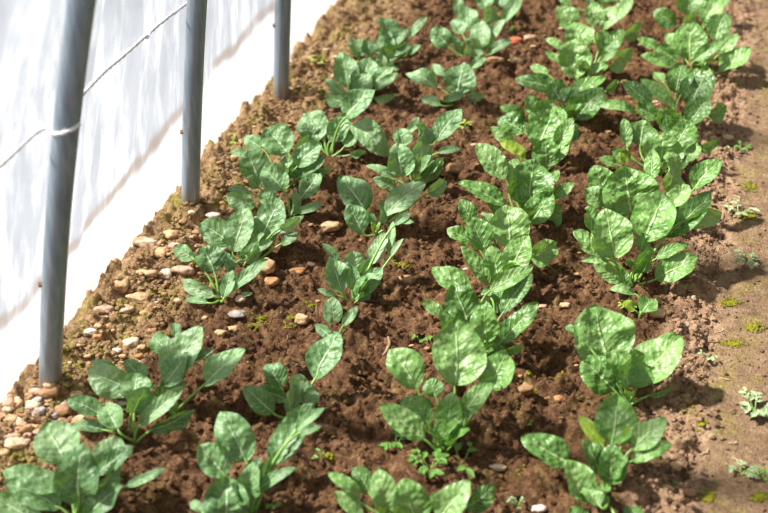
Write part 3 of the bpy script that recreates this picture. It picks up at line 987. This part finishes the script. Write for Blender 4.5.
# ------------------------------------------------------------------ weeds, twigs, straw
def weed(px, py, rpx, n, mat, label, name='weed', h=.5, lobed=True, stems=4):
    p = at(px, py, 0); p.z = gh(p.x, p.y)
    k = depth(p) / F
    root = empty(name, p)
    tag(root, label, 'weed', 'weeds' if name == 'weed' else None)
    R = rpx * k
    g = random.Random(int(px * 7 + py))
    for s in range(stems):
        a0 = 2 * math.pi * (s + g.random() * .7) / stems
        tip = Vector((math.cos(a0) * R * g.uniform(.5, .95), math.sin(a0) * R * g.uniform(.5, .95), R * h * g.uniform(.6, 1.3) + .004))
        mid = tip * .5 + Vector((0, 0, R * h * .35))
        pts = [Vector((0, 0, -.004)).lerp(mid, t) .lerp(mid.lerp(tip, t), t) for t in [i / 6 for i in range(7)]]
        vs, fs = tube(pts, [.0011 - .0005 * i / 6 for i in range(7)], 5)
        st = mesh_obj('stem', vs, fs, M['stalk'], root)
        LV, LF = [], []
        for q in range(n):
            t = .35 + .65 * (q + 1) / n
            c = Vector((0, 0, 0)).lerp(mid, t).lerp(mid.lerp(tip, t), t)
            an = a0 + (1 if q % 2 else -1) * g.uniform(.3, 1.2)
            ln = R * g.uniform(.35, .6)
            d = Vector((math.cos(an), math.sin(an), g.uniform(.0, .5))).normalized()
            sd = d.cross(Vector((0, 0, 1))).normalized(); nn = sd.cross(d)
            o = len(LV)
            for i in range(9):
                tt = i / 8
                wv = ln * .30 * math.sin(math.pi * min(1, tt * .92 + .06)) ** .8 * ((1 + .35 * math.cos(tt * 19)) if lobed else 1)
                for j in (-1, -.5, 0, .5, 1):
                    LV.append(c + d * ln * tt + sd * wv * j + nn * (ln * .12 * abs(j) - ln * .35 * tt * tt))
            LF += [(o + i * 5 + j, o + (i + 1) * 5 + j, o + (i + 1) * 5 + j + 1, o + i * 5 + j + 1) for i in range(8) for j in range(4)]
        mesh_obj('foliage', LV, LF, M[mat], st)
    return root


weed(430, 474, 19, 4, 'weed', 'ragged green weed in front of the big blistered plant', stems=6)
weed(396, 440, 17, 4, 'weed', 'small toothed weed left of the big blistered plant', stems=4)
weed(462, 468, 24, 2, 'weed', 'broad leaved low weed right of the ragged weed', lobed=False, stems=3)
weed(421, 328, 11, 3, 'weed', 'little weed alone in soil left of the third plant in the third row', stems=3)
weed(628, 312, 9, 5, 'weed_yellow', 'yellow green frilly weed beside the wilted seedling', stems=4)
weed(322, 462, 10, 2, 'weed', 'thin curled green sprout right of the heart leaved plant', lobed=False, stems=2, h=.9)
weed(272, 507, 11, 3, 'weed', 'small curled weed under the heart leaved plant', lobed=False, stems=2, h=1.1)
weed(518, 495, 9, 4, 'weed_grey', 'small grey green weed at the bottom between the third and path rows', stems=4)
weed(748, 257, 14, 4, 'weed_grey', 'grey green weed on the path level with the third big plant', stems=4)
weed(757, 404, 20, 5, 'weed_grey', 'largest weed on the path, at the picture edge by the second plant', stems=6)
weed(742, 465, 14, 4, 'weed_grey', 'flat weed on the path nearest the camera', stems=4, h=.3)
weed(765, 472, 10, 4, 'weed', 'green weed on the path cut by the picture edge', stems=4)
weed(742, 142, 9, 4, 'weed', 'bright green weed on the path beside the fifth big plant', stems=4, h=.3)
weed(722, 145, 8, 3, 'weed_grey', 'pale weed on the path just left of the bright green weed', stems=3, h=.3)
weed(740, 206, 14, 3, 'weed_grey', 'pale flattened weed on the path beside the huge round leaf', stems=4, h=.2)
weed(708, 352, 10, 3, 'weed_grey', 'pale weed at the path edge beside the large leaf of the second plant', stems=3, h=.25)
weed(670, 478, 7, 3, 'weed', 'tiny weed among stones at the path edge', stems=3)
weed(238, 140, 9, 3, 'weed_yellow', 'yellow green weed on the bank beside the seventh plant along the film', stems=3)
weed(318, 60, 9, 4, 'weed_yellow', 'yellow green weed on the far bank near the farthest pole', stems=4)
weed(466, 130, 9, 3, 'weed_yellow', 'yellowish weed right of the leafy sixth plant in the second row', stems=3, h=.3)
weed(529, 412, 5, 3, 'weed_yellow', 'tiny yellow weed in open soil right of the big blistered plant', stems=3, h=.4)


def stick(px0, py0, px1, py1, r, mat, name, label, cat, group=None, lift=.004):
    a = at(px0, py0, .0); b = at(px1, py1, .0)
    pts = []
    for i in range(9):
        t = i / 8
        p = a.lerp(b, t)
        p.x += .006 * math.sin(t * 3.1) ; p.z = 0
        pts.append(p)
    za = gh(a.x, a.y) + r + lift; zb = gh(b.x, b.y) + r + lift
    zm = max(gh(p.x, p.y) for p in pts) + r
    for i, p in enumerate(pts):
        t = i / 8
        p.z = max(za * (1 - t) + zb * t, gh(p.x, p.y) + r * .6)
    vs, fs = tube(pts, [r * (1 - .3 * abs(i / 4 - 1)) for i in range(9)], 6)
    o = mesh_obj(name, [v - pts[0] for v in vs], fs, M[mat], loc=pts[0])
    return tag(o, label, cat, group)


stick(383, 352, 388, 334, .0028, 'twig', 'twig', 'short grey brown twig in soil left of the big blistered plant', 'twig')
stick(278, 340, 287, 330, .0012, 'twig', 'twig', 'thin forked twig in soil below the tan half buried stone', 'twig')
stick(305, 318, 316, 303, .0010, 'twig', 'twig', 'thin twig standing by the tan half buried stone', 'twig')
stick(168, 243, 186, 236, .0020, 'twig', 'twig', 'curved brown root piece near the film above the spoon shaped leaf', 'twig')
rs2 = random.Random(5)
for i in range(46):
    x = .07 + .5 * rs2.random() ** 1.3; y = rs2.uniform(1.25, 3.0)
    q = Vector((x, y, 0)) - CAM
    px = 384 + F * q.dot(RT) / q.dot(FW); py = 256.5 - F * q.dot(UP) / q.dot(FW)
    if px > 775: continue
    a = rs2.uniform(-.7, .7); l = rs2.uniform(3, 9)
    stick(px, py, px + l * math.cos(a), py + l * math.sin(a), .0009, 'straw', 'straw', 'short dry bit of straw lying on the trodden path', 'straw', 'straw bits on the path', .001)

# ------------------------------------------------------------------ light
W = bpy.data.worlds.new('sky'); SC.world = W; W.use_nodes = True
bg = W.node_tree.nodes['Background']
bg.inputs['Color'].default_value = (.97, .98, 1.0, 1)
bg.inputs['Strength'].default_value = .34
sun = bpy.data.lights.new('sun', 'SUN')
sun.energy = 11.6; sun.angle = math.radians(3); sun.color = (1.0, .97, .92)
so = bpy.data.objects.new('sun', sun); COL.objects.link(so)
so.rotation_euler = SUN_DIR.to_track_quat('Z', 'Y').to_euler()

# ------------------------------------------------------------------ camera
cam = bpy.data.cameras.new('camera'); co = bpy.data.objects.new('camera', cam); COL.objects.link(co)
cam.sensor_width = 36; cam.lens = F * 36 / 768
cam.clip_start = .02
rot = Matrix((RT, UP, -FW)).transposed()
co.matrix_world = Matrix.Translation(CAM) @ rot.to_4x4()
cam.dof.use_dof = True
cam.dof.focus_distance = depth(at(400, 262, .03))
cam.dof.aperture_fstop = 3.6
SC.camera = co
SC.view_settings.view_transform = 'Standard'
SC.view_settings.look = 'None'
SC.view_settings.exposure = 0.15
SC.view_settings.gamma = 1.0
SC.view_settings.use_curve_mapping = False
